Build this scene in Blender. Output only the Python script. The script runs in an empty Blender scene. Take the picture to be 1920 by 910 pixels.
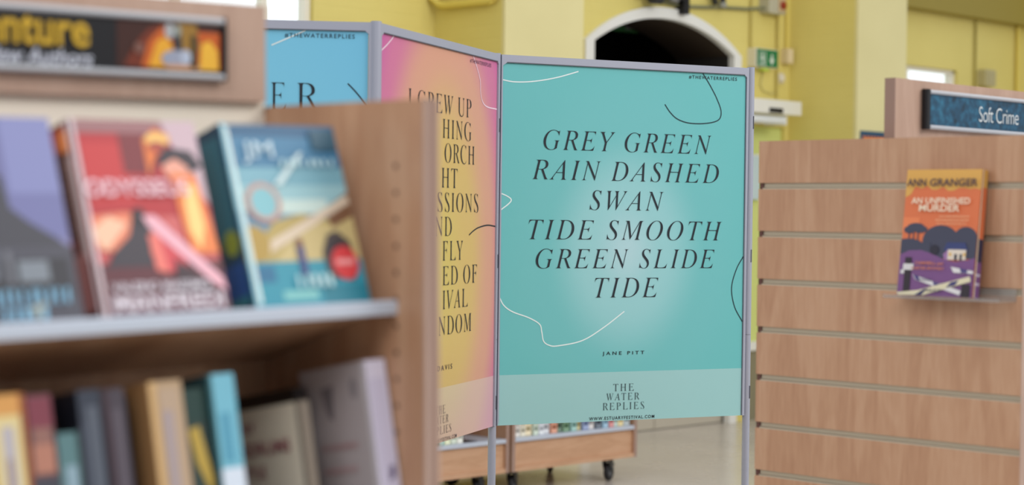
import bpy, math, random
from mathutils import Vector, Matrix

# ------------------------------------------------------------------ camera, world, lights, exposure
SC = bpy.context.scene
COL = SC.collection
RES_X, F_PX, EYE = 1920.0, 3500.0, 1.45
ROLL, PITCH = math.atan(0.0127), math.atan((455 - 405) / F_PX)
cam = bpy.data.cameras.new('camera')
cam.sensor_fit = 'HORIZONTAL'
cam.sensor_width = 36.0
cam.lens = F_PX / RES_X * 36.0
cam.clip_start, cam.clip_end = 0.05, 200
cam.dof.use_dof = True
cam.dof.focus_distance = 5.13
cam.dof.aperture_fstop = 2.9
cam.dof.aperture_blades = 9
camo = bpy.data.objects.new('camera', cam)
COL.objects.link(camo)
fwd = Vector((0, math.cos(PITCH), -math.sin(PITCH)))
r0 = Vector((1, 0, 0)); u0 = r0.cross(fwd)
rr = r0 * math.cos(ROLL) + u0 * math.sin(ROLL)
uu = u0 * math.cos(ROLL) - r0 * math.sin(ROLL)
mw = Matrix((rr, uu, -fwd)).transposed().to_4x4()
mw.translation = (0, 0, EYE)
camo.matrix_world = mw
SC.camera = camo

SC.view_settings.view_transform = 'Standard'
SC.view_settings.look = 'None'
SC.view_settings.gamma = 1.0
SC.view_settings.use_curve_mapping = False
SC.view_settings.exposure = 0.02

world = bpy.data.worlds.new('daylight'); SC.world = world
world.use_nodes = True
wbg = world.node_tree.nodes['Background']
wt = world.node_tree                  # bright sky outside the back wall and overhead, dimmer depth of the hall on this side
wtc = wt.nodes.new('ShaderNodeTexCoord')
def wdot(v):
    n = wt.nodes.new('ShaderNodeVectorMath'); n.operation = 'DOT_PRODUCT'; n.inputs[1].default_value = v
    wt.links.new(wtc.outputs['Generated'], n.inputs[0]); return n.outputs['Value']
def wmap(sock, a, b, c, d):
    n = wt.nodes.new('ShaderNodeMapRange'); n.interpolation_type = 'SMOOTHSTEP'
    for k, x in zip(('From Min', 'From Max', 'To Min', 'To Max'), (a, b, c, d)): n.inputs[k].default_value = x
    wt.links.new(sock, n.inputs['Value']); return n.outputs[0]
wadd = wt.nodes.new('ShaderNodeMath'); wadd.operation = 'ADD'
wt.links.new(wmap(wdot((0, 0, 1)), -0.15, 0.75, 0.30, 0.95), wadd.inputs[0])
wt.links.new(wmap(wdot((-0.71, 0.70, 0.0)), 0.2, 0.6, 0.0, 1.3), wadd.inputs[1])
wt.links.new(wadd.outputs[0], wbg.inputs[1])
wbg.inputs[0].default_value = (0.94, 0.97, 1.0, 1)

def area(name, loc, target, sx, sy, power, col=(1, 1, 1)):
    l = bpy.data.lights.new(name, 'AREA'); l.shape = 'RECTANGLE'
    l.size, l.size_y, l.energy, l.color = sx, sy, power, col
    o = bpy.data.objects.new(name, l); COL.objects.link(o)
    o.location = loc
    o.rotation_euler = (Vector(target) - Vector(loc)).to_track_quat('-Z', 'Y').to_euler()
    return o
area('skylight', (6.5, 3.0, 5.5), (0.5, 8.5, 1.2), 5.0, 3.0, 380, (1.0, 0.97, 0.92))
area('near_shelf_fill', (-0.9, -0.8, 3.7), (-0.2, 2.4, 1.1), 2.0, 1.4, 52, (0.97, 0.98, 1.0))  # unseen fill lamp, added to brighten the books on the near shelves

# ------------------------------------------------------------------ helpers
def lin(c):
    c = c / 255.0
    return c / 12.92 if c <= 0.04045 else ((c + 0.055) / 1.055) ** 2.4
def rgb(c): return (lin(c[0]), lin(c[1]), lin(c[2]), 1.0)

MATS = {}
def flat(c, rough=0.6, metal=0.0, spec=0.35):
    key = ('flat', tuple(c), rough, metal, spec)
    if key in MATS: return MATS[key]
    m = bpy.data.materials.new('paint_%d_%d_%d' % tuple(c)); m.use_nodes = True
    b = m.node_tree.nodes['Principled BSDF']
    b.inputs['Base Color'].default_value = rgb(c)
    b.inputs['Roughness'].default_value = rough
    b.inputs['Metallic'].default_value = metal
    b.inputs['Specular IOR Level'].default_value = spec
    MATS[key] = m
    return m

class NT:
    def __init__(self, name, rough=0.6, spec=0.35):
        self.m = bpy.data.materials.new(name); self.m.use_nodes = True
        self.t = self.m.node_tree
        self.b = self.t.nodes['Principled BSDF']
        self.b.inputs['Roughness'].default_value = rough
        self.b.inputs['Specular IOR Level'].default_value = spec
    def n(self, kind, **kw):
        n = self.t.nodes.new(kind)
        for k, v in kw.items(): setattr(n, k, v)
        return n
    def l(self, a, b): self.t.links.new(a, b)
    def val(self, sock, v): sock.default_value = v
    def coords(self, scale, seed=False):
        tc = self.n('ShaderNodeTexCoord')
        mp = self.n('ShaderNodeMapping'); mp.inputs['Scale'].default_value = scale
        if seed:
            oi = self.n('ShaderNodeObjectInfo')
            vm = self.n('ShaderNodeVectorMath', operation='SCALE'); vm.inputs[0].default_value = (7.3, 3.1, 5.7)
            self.l(oi.outputs['Random'], vm.inputs['Scale'])
            ad = self.n('ShaderNodeVectorMath', operation='ADD')
            self.l(tc.outputs['Object'], ad.inputs[0]); self.l(vm.outputs[0], ad.inputs[1])
            self.l(ad.outputs[0], mp.inputs['Vector'])
        else:
            self.l(tc.outputs['Object'], mp.inputs['Vector'])
        return mp.outputs[0]
    def ramp(self, fac, stops, interp='LINEAR'):
        r = self.n('ShaderNodeValToRGB'); r.color_ramp.interpolation = interp
        e = r.color_ramp.elements
        while len(e) < len(stops): e.new(0.5)
        for el, (p, c) in zip(e, stops): el.position = p; el.color = rgb(c)
        self.l(fac, r.inputs[0])
        return r.outputs[0]

def wood(name, c0, c1, c2, vertical=True):
    w = NT(name, 0.42, 0.4)
    v = w.coords((5, 5, 0.7) if vertical else (0.7, 5, 5), True)
    n1 = w.n('ShaderNodeTexNoise'); w.l(v, n1.inputs['Vector'])
    n1.inputs['Scale'].default_value = 2.2; n1.inputs['Detail'].default_value = 3; n1.inputs['Distortion'].default_value = 1.2
    wv = w.n('ShaderNodeMath', operation='MULTIPLY'); wv.inputs[1].default_value = 9.0
    w.l(n1.outputs[0], wv.inputs[0])
    fr = w.n('ShaderNodeMath', operation='PINGPONG'); fr.inputs[1].default_value = 1.0
    w.l(wv.outputs[0], fr.inputs[0])
    mx0 = w.n('ShaderNodeMath', operation='MULTIPLY'); mx0.inputs[1].default_value = 0.16
    w.l(fr.outputs[0], mx0.inputs[0])
    n2 = w.n('ShaderNodeTexNoise'); w.l(v, n2.inputs['Vector'])
    n2.inputs['Scale'].default_value = 26; n2.inputs['Detail'].default_value = 4
    a = w.n('ShaderNodeMath', operation='MULTIPLY_ADD'); a.inputs[1].default_value = 0.35
    w.l(n2.outputs[0], a.inputs[0]); w.l(mx0.outputs[0], a.inputs[2])
    a2 = w.n('ShaderNodeMath', operation='MULTIPLY_ADD'); a2.inputs[1].default_value = 0.62
    w.l(n1.outputs[0], a2.inputs[0]); w.l(a.outputs[0], a2.inputs[2])
    c = w.ramp(a2.outputs[0], [(0.30, c0), (0.58, c1), (0.82, c2)])
    w.l(c, w.b.inputs['Base Color'])
    return w.m

BEECH = wood('beech_laminate', (166, 122, 93), (182, 141, 111), (194, 156, 127))
BEECH_PALE = wood('beech_header', (168, 138, 121), (176, 146, 129), (184, 155, 138))
BEECH_H = wood('beech_rail', (184, 142, 110), (198, 156, 124), (206, 166, 136), False)
EDGE = wood('beech_edge_band', (165, 138, 124), (178, 151, 138), (188, 162, 148))
EDGE_DARK = flat((146, 118, 106), 0.5)
CREAM_BOARD = flat((232, 222, 206), 0.6)
SHELF_METAL = flat((186, 194, 208), 0.4, 0.0, 0.5)
ALU = flat((188, 190, 196), 0.38, 0.25, 0.5)
ALU_WARM = flat((172, 160, 140), 0.4, 0.35, 0.5)
FRAME_GREY = flat((158, 162, 178), 0.42, 0.1, 0.45)
DARK = flat((22, 22, 26), 0.5)
RUBBER = flat((42, 42, 46), 0.55)
WHITE = flat((232, 232, 228), 0.5)
PAPER = flat((228, 220, 204), 0.8)

def painted_brick(name, c, bump=0.25):
    w = NT(name, 0.55, 0.3)
    v = w.coords((1, 1, 1))
    sx = w.n('ShaderNodeSeparateXYZ'); w.l(v, sx.inputs[0])
    ad = w.n('ShaderNodeMath', operation='ADD'); w.l(sx.outputs[0], ad.inputs[0]); w.l(sx.outputs[1], ad.inputs[1])
    cx = w.n('ShaderNodeCombineXYZ'); w.l(ad.outputs[0], cx.inputs[0]); w.l(sx.outputs[2], cx.inputs[1])
    br = w.n('ShaderNodeTexBrick'); w.l(cx.outputs[0], br.inputs['Vector'])
    br.inputs['Scale'].default_value = 1.0
    br.inputs['Brick Width'].default_value = 0.225; br.inputs['Row Height'].default_value = 0.075
    br.inputs['Mortar Size'].default_value = 0.008; br.inputs['Mortar Smooth'].default_value = 0.6
    bp = w.n('ShaderNodeBump'); bp.inputs['Strength'].default_value = bump; bp.inputs['Distance'].default_value = 0.006
    inv = w.n('ShaderNodeMath', operation='SUBTRACT'); inv.inputs[0].default_value = 1.0
    w.l(br.outputs['Fac'], inv.inputs[1]); w.l(inv.outputs[0], bp.inputs['Height'])
    w.l(bp.outputs[0], w.b.inputs['Normal'])
    ns = w.n('ShaderNodeTexNoise'); w.l(v, ns.inputs['Vector']); ns.inputs['Scale'].default_value = 0.9; ns.inputs['Detail'].default_value = 5
    k = [max(0, x - 10) for x in c]
    w.l(w.ramp(ns.outputs[0], [(0.35, k), (0.65, c)]), w.b.inputs['Base Color'])
    return w.m
YELLOW = painted_brick('yellow_painted_brick', (229, 214, 130))
YELLOW_SMOOTH = painted_brick('pale_yellow_plaster', (230, 220, 164), 0.03)
YELLOW_PIPE = flat((226, 206, 104), 0.5)

MIND = Matrix.Identity(4)
class MB:
    """collects shapes and links them as ONE mesh object"""
    def __init__(self): self.v = []; self.f = []; self.mi = []; self.mats = []; self.sm = []
    def m(self, mat):
        if mat not in self.mats: self.mats.append(mat)
        return self.mats.index(mat)
    def add(self, vs, fs, mat, smooth=False):
        o = len(self.v); k = self.m(mat)
        self.v += [tuple(p) for p in vs]
        for f in fs: self.f.append([i + o for i in f]); self.mi.append(k); self.sm.append(smooth)
        return self
    def box(self, x0, x1, y0, y1, z0, z1, mat, M=None):
        vs = [Vector((x, y, z)) for x in (x0, x1) for y in (y0, y1) for z in (z0, z1)]
        if M: vs = [M @ p for p in vs]
        return self.add(vs, [(0, 1, 3, 2), (4, 6, 7, 5), (0, 4, 5, 1), (2, 3, 7, 6), (0, 2, 6, 4), (1, 5, 7, 3)], mat)
    def cbox(self, x0, x1, y0, y1, z0, z1, mat, c=0.002, axis='z'):
        """box with its four long edges (along axis) chamfered"""
        def ring(a0, a1, b0, b1): return [(a0 + c, b0), (a1 - c, b0), (a1, b0 + c), (a1, b1 - c), (a1 - c, b1), (a0 + c, b1), (a0, b1 - c), (a0, b0 + c)]
        if axis == 'z': lo = [(a, b, z0) for a, b in ring(x0, x1, y0, y1)]; hi = [(a, b, z1) for a, b in ring(x0, x1, y0, y1)]
        elif axis == 'x': lo = [(x0, a, b) for a, b in ring(y0, y1, z0, z1)]; hi = [(x1, a, b) for a, b in ring(y0, y1, z0, z1)]
        else: lo = [(b, y0, a) for a, b in ring(z0, z1, x0, x1)]; hi = [(b, y1, a) for a, b in ring(z0, z1, x0, x1)]
        n = 8
        fs = [tuple(reversed(range(n))), tuple(range(n, 2 * n))] + [(i, (i + 1) % n, n + (i + 1) % n, n + i) for i in range(n)]
        return self.add(lo + hi, fs, mat)
    def cyl(self, p0, p1, r, mat, n=16, r1=None, smooth=True):
        p0, p1 = Vector(p0), Vector(p1); d = (p1 - p0).normalized()
        a = d.orthogonal().normalized(); b = d.cross(a)
        r1 = r if r1 is None else r1
        vs = [p0 + (a * math.cos(t) + b * math.sin(t)) * r for t in [2 * math.pi * i / n for i in range(n)]]
        vs += [p1 + (a * math.cos(t) + b * math.sin(t)) * r1 for t in [2 * math.pi * i / n for i in range(n)]]
        self.add(vs, [(i, (i + 1) % n, n + (i + 1) % n, n + i) for i in range(n)], mat, smooth)
        return self.add(vs, [tuple(reversed(range(n))), tuple(range(n, 2 * n))], mat)
    def lathe(self, c, axis, prof, mat, n=24):
        """prof: (distance along axis, radius)"""
        c = Vector(c); d = Vector(axis).normalized(); a = d.orthogonal().normalized(); b = d.cross(a)
        vs = []
        for h, r in prof:
            vs += [c + d * h + (a * math.cos(2 * math.pi * i / n) + b * math.sin(2 * math.pi * i / n)) * r for i in range(n)]
        fs = []
        for k in range(len(prof) - 1):
            fs += [(k * n + i, k * n + (i + 1) % n, (k + 1) * n + (i + 1) % n, (k + 1) * n + i) for i in range(n)]
        return self.add(vs, fs, mat, True)
    def tube(self, pts, r, mat, n=10):
        pts = [Vector(p) for p in pts]
        for a, b in zip(pts, pts[1:]): self.cyl(a, b, r, mat, n)
        return self
    def prism(self, pts2, y0, y1, mat):
        """outline in x,z pushed from y0 to y1"""
        n = len(pts2)
        vs = [(x, y0, z) for x, z in pts2] + [(x, y1, z) for x, z in pts2]
        return self.add(vs, [tuple(range(n)), tuple(reversed(range(n, 2 * n)))] + [((i + 1) % n, i, n + i, n + (i + 1) % n) for i in range(n)], mat)
    def build(self, name, parent=None, M=None, local=None):
        me = bpy.data.meshes.new(name)
        me.from_pydata(self.v, [], self.f)
        for m in self.mats: me.materials.append(m)
        me.polygons.foreach_set('material_index', self.mi)
        me.polygons.foreach_set('use_smooth', self.sm)
        me.update()
        o = bpy.data.objects.new(name, me); COL.objects.link(o)
        if parent is not None: o.parent = parent
        if local is not None: o.matrix_local = local
        if M is not None: o.matrix_world = M
        return o

def tag(o, label=None, cat=None, group=None, kind=None):
    for k, v in (('label', label), ('category', cat), ('group', group), ('kind', kind)):
        if v: o[k] = v
    return o
def thing(name, label, cat, M, group=None):
    o = bpy.data.objects.new(name, None); COL.objects.link(o)
    o.empty_display_size = 0.1
    o.matrix_world = M
    return tag(o, label, cat, group)
def copy_tree(o, parent=None):
    c = o.copy(); COL.objects.link(c)
    if parent is not None: c.parent = parent
    for ch in list(o.children): copy_tree(ch, c)
    return c

X3, Y3, Z3 = Vector((1, 0, 0)), Vector((0, 1, 0)), Vector((0, 0, 1))
FRONT = (Vector((0, 0, 0)), X3, Z3, -Y3)      # origin, u, v, outward normal
STEP = 0.00014

def frame(o, u, v, n): return (Vector(o), Vector(u), Vector(v), Vector(n))
def art(name, parent, fr, polys, lift=0.0003):
    """printed picture: flat coloured outlines (u, v in metres) laid on a cover or sign, one mesh"""
    O, U, V, N = fr; mb = MB()
    for k, (c, pts) in enumerate(polys):
        mb.add([O + U * a + V * b + N * (lift + k * STEP) for a, b in pts], [tuple(range(len(pts)))], c if isinstance(c, bpy.types.Material) else flat(c, 0.45))
    return mb.build(name, parent)
def R(u0, v0, u1, v1): return [(u0, v0), (u1, v0), (u1, v1), (u0, v1)]
def ell(cu, cv, ru, rv, n=20, a0=0, a1=360):
    m = n if a1 - a0 >= 360 else n + 1
    return [(cu + ru * math.cos(math.radians(a0 + (a1 - a0) * i / n)), cv + rv * math.sin(math.radians(a0 + (a1 - a0) * i / n))) for i in range(m)]
def clip01(p):
    for ax, lim, sg in ((0, 0, 1), (0, 1, -1), (1, 0, 1), (1, 1, -1)):
        q = []
        for a, b in zip(p, p[1:] + p[:1]):
            ia, ib = (a[ax] - lim) * sg >= 0, (b[ax] - lim) * sg >= 0
            if ia: q.append(a)
            if ia != ib:
                t = (lim - a[ax]) / (b[ax] - a[ax]); r = [a[0] + (b[0] - a[0]) * t, a[1] + (b[1] - a[1]) * t]; r[ax] = lim; q.append(tuple(r))
        p = q
        if len(p) < 3: return []
    return p
def scl(polys, w, h): return [(c, [(u * w, v * h) for u, v in clip01(list(p))]) for c, p in polys if clip01(list(p))]

def serif_italic(s): return ''.join(chr(0x1D434 + ord(c) - 65) if 'A' <= c <= 'Z' else c for c in s)
GLY = {}
def glyphs(body, style):
    key = (body, style)
    if key in GLY: return GLY[key]
    c = bpy.data.curves.new('lettering', 'FONT')
    c.size = 1.0; c.resolution_u = 4
    if style == 'italic': c.body = serif_italic(body); c.space_character = 1.2; c.offset = -0.009; c.space_word = 1.0
    elif style == 'roman': c.body = serif_italic(body); c.shear = -0.27; c.space_character = 1.16; c.offset = -0.010
    elif style == 'romanwide': c.body = serif_italic(body); c.shear = -0.27; c.space_character = 1.3; c.offset = -0.008
    elif style == 'wide': c.body = body; c.space_character = 1.28; c.offset = 0.006
    elif style == 'xwide': c.body = body; c.space_character = 1.6; c.offset = 0.006
    elif style == 'bold': c.body = body; c.offset = 0.018
    elif style == 'boldslant': c.body = body; c.offset = 0.015; c.shear = 0.25
    elif style == 'thin': c.body = body; c.offset = -0.012; c.space_character = 0.95
    else: c.body = body; c.offset = 0.0
    o = bpy.data.objects.new('lettering', c); COL.objects.link(o)
    dg = bpy.context.evaluated_depsgraph_get()
    me = bpy.data.meshes.new_from_object(o.evaluated_get(dg))
    vs = [(v.co.x, v.co.y) for v in me.vertices]; fs = [tuple(p.vertices) for p in me.polygons]
    bpy.data.objects.remove(o); bpy.data.curves.remove(c); bpy.data.meshes.remove(me)
    xs = [v[0] for v in vs]; ys = [v[1] for v in vs]
    b = (min(xs), max(xs), min(ys), max(ys))
    GLY[key] = (vs, fs, b)
    return GLY[key]
def lettering(name, parent, fr, lines, col, lift=0.0012, rough=0.6):
    """lines: (text, style, u0, u1, v0, v1): each is set to fill that box"""
    O, U, V, N = fr; mb = MB(); mat = flat(col, rough)
    for body, style, a0, a1, b0, b1 in lines:
        vs, fs, (x0, x1, y0, y1) = glyphs(body, style)
        mb.add([O + U * (a0 + (x - x0) / (x1 - x0) * (a1 - a0)) + V * (b0 + (y - y0) / (y1 - y0) * (b1 - b0)) + N * lift for x, y in vs], fs, mat)
    return mb.build(name, parent)
def strokes(name, parent, fr, rows, col, lift=0.0045, seed=1):
    """rows of upright dabs where the print is too soft to read: (u0, u1, v0, v1, count)"""
    r = random.Random(seed); P = []
    for u0, u1, v0, v1, n in rows:
        d = (u1 - u0) / n
        for i in range(n):
            a = u0 + d * i; t = d * r.uniform(.3, .55); q = d * r.uniform(-.1, .25)
            P.append((col, [(a, v0), (a + t, v0), (a + t + q, v1), (a + q, v1)]))
    return art(name, parent, fr, P, lift)
def verse(parent, fr, lines, col, lift=0.0012):
    """verse set line by line, each word a mesh of its own"""
    O, U, V, N = fr
    for body, style, a0, a1, b0, b1 in lines:
        vs, fs, (x0, x1, y0, y1) = glyphs(body, style)
        iv = sorted((min(vs[i][0] for i in f), max(vs[i][0] for i in f)) for f in fs)
        gaps, end = [], iv[0][1]
        for a, b in iv:
            if a > end: gaps.append((a - end, (a + end) / 2))
            end = max(end, b)
        cuts = sorted(c for _, c in sorted(gaps)[::-1][:body.count(' ')])
        edges = [-1e9] + cuts + [1e9]
        P = [O + U * (a0 + (x - x0) / (x1 - x0) * (a1 - a0)) + V * (b0 + (y - y0) / (y1 - y0) * (b1 - b0)) + N * lift for x, y in vs]
        for lo, hi in zip(edges, edges[1:]):
            mb = MB(); mp = {}; nv = []; nf = []
            for f in fs:
                if not lo < vs[f[0]][0] < hi: continue
                for i in f:
                    if i not in mp: mp[i] = len(nv); nv.append(P[i])
                nf.append([mp[i] for i in f])
            if nf: mb.add(nv, nf, flat(col, 0.6)); mb.build('verse_word', parent)
def smooth_path(P, n=10):
    P = [Vector(p) for p in P]; Q = [2 * P[0] - P[1]] + P + [2 * P[-1] - P[-2]]
    out = []
    for i in range(1, len(Q) - 2):
        for k in range(n):
            t = k / n; a, b, c, d = Q[i - 1], Q[i], Q[i + 1], Q[i + 2]
            out.append(0.5 * ((2 * b) + (c - a) * t + (2 * a - 5 * b + 4 * c - d) * t * t + (3 * b - a - 3 * c + d) * t ** 3))
    return out + [P[-1]]
def ribbon(name, parent, fr, pts, w, col, lift=0.0006):
    O, U, V, N = fr
    p = smooth_path([(a, b) for a, b in pts]); vs = []
    for i, q in enumerate(p):
        t = (p[min(i + 1, len(p) - 1)] - p[max(i - 1, 0)]).normalized(); s = Vector((-t.y, t.x)) * w / 2
        for e in (q + s, q - s): vs.append(O + U * e.x + V * e.y + N * lift)
    mb = MB(); mb.add(vs, [(2 * i, 2 * i + 1, 2 * i + 3, 2 * i + 2) for i in range(len(p) - 1)], flat(col, 0.6))
    return mb.build(name, parent)

# ------------------------------------------------------------------ directions of the room: the back wall and all shelving run along RA, at 45 degrees to the view
TH = math.radians(44.6)
RA = Vector((math.sin(TH), math.cos(TH), 0)); RB = Vector((-math.cos(TH), math.sin(TH), 0))
def room_frame(p): 
    m = Matrix((RA, RB, Z3)).transposed().to_4x4(); m.translation = p
    return m

# ------------------------------------------------------------------ structure
WALL = room_frame((1.7459, 13.4345, 0))
fl = NT('polished_lino', 0.22, 0.5)
fv = fl.coords((1, 1, 1))
fn = fl.n('ShaderNodeTexNoise'); fl.l(fv, fn.inputs['Vector']); fn.inputs['Scale'].default_value = 1.3; fn.inputs['Detail'].default_value = 6
fl.l(fl.ramp(fn.outputs[0], [(0.3, (186, 178, 168)), (0.7, (204, 196, 186))]), fl.b.inputs['Base Color'])
fr2 = fl.n('ShaderNodeTexNoise'); fl.l(fv, fr2.inputs['Vector']); fr2.inputs['Scale'].default_value = 5
fm = fl.n('ShaderNodeMapRange'); fm.inputs['To Min'].default_value = 0.16; fm.inputs['To Max'].default_value = 0.34
fl.l(fr2.outputs[0], fm.inputs['Value']); fl.l(fm.outputs[0], fl.b.inputs['Roughness'])
tag(MB().box(-14, 12, -10, 8.5, -0.1, 0, fl.m).build('floor', M=WALL @ Matrix.Translation((0, -4.4, 0))), 'polished grey beige floor', kind='structure')

# back wall, built of pieces round its openings (arch, two windows, green door)
H = 5.0
AC, AR, SPR, RISE = -1.04, 0.75, 2.60, 0.23
def arc(halfw, rise, z0, n=24):
    Rr = (halfw ** 2 + rise ** 2) / (2 * rise); a = math.asin(halfw / Rr)
    return [(AC + Rr * math.sin(-a + 2 * a * i / n), z0 + rise - Rr + Rr * math.cos(-a + 2 * a * i / n)) for i in range(n + 1)]
W1 = (-5.85, -4.10, 1.25, 3.4); W2 = (1.25, 2.70, 1.25, 2.69); D1 = (-0.1, 0.335, 0.0, 2.12)
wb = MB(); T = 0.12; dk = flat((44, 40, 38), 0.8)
def slab(a0, a1, z0, z1): wb.box(a0, a1, 0, T, z0, z1, YELLOW)
slab(-14, W1[0], 0, H); slab(W1[0], W1[1], 0, W1[2]); slab(W1[0], W1[1], W1[3], H)
slab(W1[1], AC - AR, 0, H)
inner = arc(AR, RISE - 0.02, SPR)
wb.prism([(AC - AR, H)] + inner + [(AC + AR, H)], 0, 0.02, YELLOW)
slab(AC + AR, D1[0], 0, H); slab(D1[0], D1[1], D1[3], H)
slab(D1[1], W2[0], 0, H); slab(W2[0], W2[1], 0, W2[2]); slab(W2[0], W2[1], W2[3], H); slab(W2[1], 12, 0, H)
tag(wb.build('wall_back', M=WALL), 'yellow painted brick back wall', kind='structure')

def pillar(n, a0, w):
    mb = MB(); mb.box(a0, a0 + w, -0.594, -0.57, 0, H, YELLOW_SMOOTH); mb.box(a0, a0 + w, -0.57, 0, 0, H, YELLOW)
    tag(mb.build('pillar_%d' % n, M=WALL), 'yellow pier with a pale front face', kind='structure')
pillar(1, -6.74, 0.66); pillar(2, -3.17, 0.67); pillar(3, 0.385, 0.63); pillar(4, 3.94, 0.63)

# arch surround, fanlight, doors below, dark passage behind
outer = arc(AR + 0.07, RISE + 0.045, SPR - 0.0)
innr = arc(AR - 0.015, RISE - 0.03, SPR)
ta = MB()
for i in range(len(outer) - 1):
    q = [innr[i], outer[i], outer[i + 1], innr[i + 1]]
    ta.prism(q, -0.03, 0.02, WHITE)
ta.box(AC - AR - 0.07, AC - AR + 0.015, -0.03, 0.02, 0, SPR, WHITE); ta.box(AC + AR - 0.015, AC + AR + 0.07, -0.03, 0.02, 0, SPR, WHITE)
ta.box(AC - AR, AC + AR, 0.02, 0.12, 2.36, 2.44, WHITE)
tag(ta.build('trim_1', M=WALL), 'white surround of the arched opening', kind='structure')
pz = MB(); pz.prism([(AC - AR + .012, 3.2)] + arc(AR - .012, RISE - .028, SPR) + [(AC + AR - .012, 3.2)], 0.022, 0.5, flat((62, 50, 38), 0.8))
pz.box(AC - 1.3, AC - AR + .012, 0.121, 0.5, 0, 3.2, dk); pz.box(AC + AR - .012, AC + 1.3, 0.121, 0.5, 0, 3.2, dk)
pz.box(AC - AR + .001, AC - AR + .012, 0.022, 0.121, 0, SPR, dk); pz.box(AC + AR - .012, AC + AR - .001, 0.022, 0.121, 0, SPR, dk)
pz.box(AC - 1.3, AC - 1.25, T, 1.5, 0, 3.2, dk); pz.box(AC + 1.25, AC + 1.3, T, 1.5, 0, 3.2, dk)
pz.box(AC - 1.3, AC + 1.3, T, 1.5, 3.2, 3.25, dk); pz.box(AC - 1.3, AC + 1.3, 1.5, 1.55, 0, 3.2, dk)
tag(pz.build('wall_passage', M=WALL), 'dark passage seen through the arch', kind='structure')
dd = MB()
for s in (-1, 1):
    x0, x1 = (AC - AR, AC - 0.004) if s < 0 else (AC + 0.004, AC + AR)
    dd.box(x0, x1, 0.04, 0.09, 0.005, 2.36, flat((190, 182, 166), 0.5))
    dd.box(x0 + 0.12, x1 - 0.12, 0.03, 0.04, 0.2, 1.0, flat((182, 174, 158), 0.4)); dd.box(x0 + 0.12, x1 - 0.12, 0.03, 0.04, 1.15, 2.2, flat((40, 44, 46), 0.1))
tag(dd.build('door_2', M=WALL), 'white double doors under the arch', kind='structure')

def glass(name):
    m = bpy.data.materials.new(name); m.use_nodes = True; t = m.node_tree; t.nodes.clear()
    o = t.nodes.new('ShaderNodeOutputMaterial'); mx = t.nodes.new('ShaderNodeMixShader'); mx.inputs[0].default_value = 0.06
    tr = t.nodes.new('ShaderNodeBsdfTransparent'); tr.inputs[0].default_value = (0.96, 0.98, 0.98, 1)
    gl = t.nodes.new('ShaderNodeBsdfGlossy'); gl.inputs['Roughness'].default_value = 0.05
    t.links.new(tr.outputs[0], mx.inputs[1]); t.links.new(gl.outputs[0], mx.inputs[2]); t.links.new(mx.outputs[0], o.inputs[0])
    return m
GLASS = glass('window_glass')
def window(n, w, mull):
    mb = MB(); a0, a1, z0, z1 = w; fr_ = flat((238, 234, 220), 0.5)
    mb.box(a0, a0 + 0.04, 0.03, 0.09, z0, z1, fr_); mb.box(a1 - 0.04, a1, 0.03, 0.09, z0, z1, fr_)
    mb.box(a0, a1, 0.03, 0.09, z0, z0 + 0.05, fr_); mb.box(a0, a1, 0.03, 0.09, z1 - 0.03, z1, fr_)
    for m in mull: mb.box(m - 0.02, m + 0.02, 0.035, 0.085, z0, z1, fr_)
    mb.box(a0 - 0.03, a1 + 0.03, -0.04, 0.03, z0 - 0.04, z0, fr_)
    o = tag(mb.build('window_%d' % n, M=WALL), 'bright window in the yellow wall', kind='structure')
    MB().box(a0, a1, 0.058, 0.062, z0, z1, GLASS).build('pane', o)
window(1, W1, (-5.0, -4.42)); window(2, W2, (2.0,))
# green door with grey kick plate
g = MB(); g.box(D1[0], D1[1], 0.03, 0.08, 0.5, D1[3], flat((212, 222, 140), 0.5))
do = tag(g.build('door_1', M=WALL), 'pale green door in the yellow wall', kind='structure')
MB().box(D1[0], D1[1], 0.022, 0.08, 0.0, 0.5, flat((140, 134, 112), 0.5)).build('kick_plate', do)
MB().box(D1[0], D1[1], 0.0, 0.08, 0.5, 0.565, WHITE).build('door_rail', do)
tag(MB().box(1.02, 3.93, -0.12, 0, 3.13, 3.5, flat((156, 140, 66), 0.6)).build('shade_band', M=WALL), 'olive box standing in for the shaded band above the right bay', kind='structure')  # olive colour darker than the wall, put in for shade up there

# ------------------------------------------------------------------ things on the back wall
def on_wall(name, label, cat, a, z, y=0.0, group=None): return thing(name, label, cat, WALL @ Matrix.Translation((a, y, z)), group)
GRN = flat((22, 120, 72), 0.4)
def exit_face(parent, w, h, y):
    fr_ = frame((-w / 2, y, 0), X3, Z3, -Y3)
    wh = (226, 236, 226); g_ = (22, 120, 72)
    P = [(wh, R(.08, .12, .40, .9)), (g_, R(.11, .16, .37, .86)),
         (wh, ell(.235, .76, .035, .07, 12)), (wh, [(.19, .66), (.26, .68), (.30, .60), (.27, .42), (.21, .42)]),
         (wh, [(.21, .44), (.25, .44), (.20, .30), (.13, .24), (.13, .19), (.22, .25)]), (wh, [(.24, .45), (.28, .45), (.33, .30), (.36, .20), (.32, .19), (.29, .28)]),
         (wh, [(.19, .66), (.13, .56), (.15, .52), (.22, .60)]), (wh, [(.28, .63), (.35, .56), (.34, .52), (.26, .57)]),
         (wh, [(.685, .82), (.685, .46), (.64, .57), (.60, .52), (.72, .16), (.84, .52), (.80, .57), (.755, .46), (.755, .82)])]
    art('running_figure', parent, fr_, scl(P[:-1], w, h)); art('down_arrow', parent, fr_, scl(P[-1:], w, h)); return
e = on_wall('exit_sign', 'green illuminated exit sign with running figure and down arrow beside the arch', 'exit sign', 0.015, 2.535)
MB().cbox(-0.135, 0.125, -0.075, 0, 0, 0.135, flat((224, 218, 196), 0.5), 0.006, 'y').build('housing', e)
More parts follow.
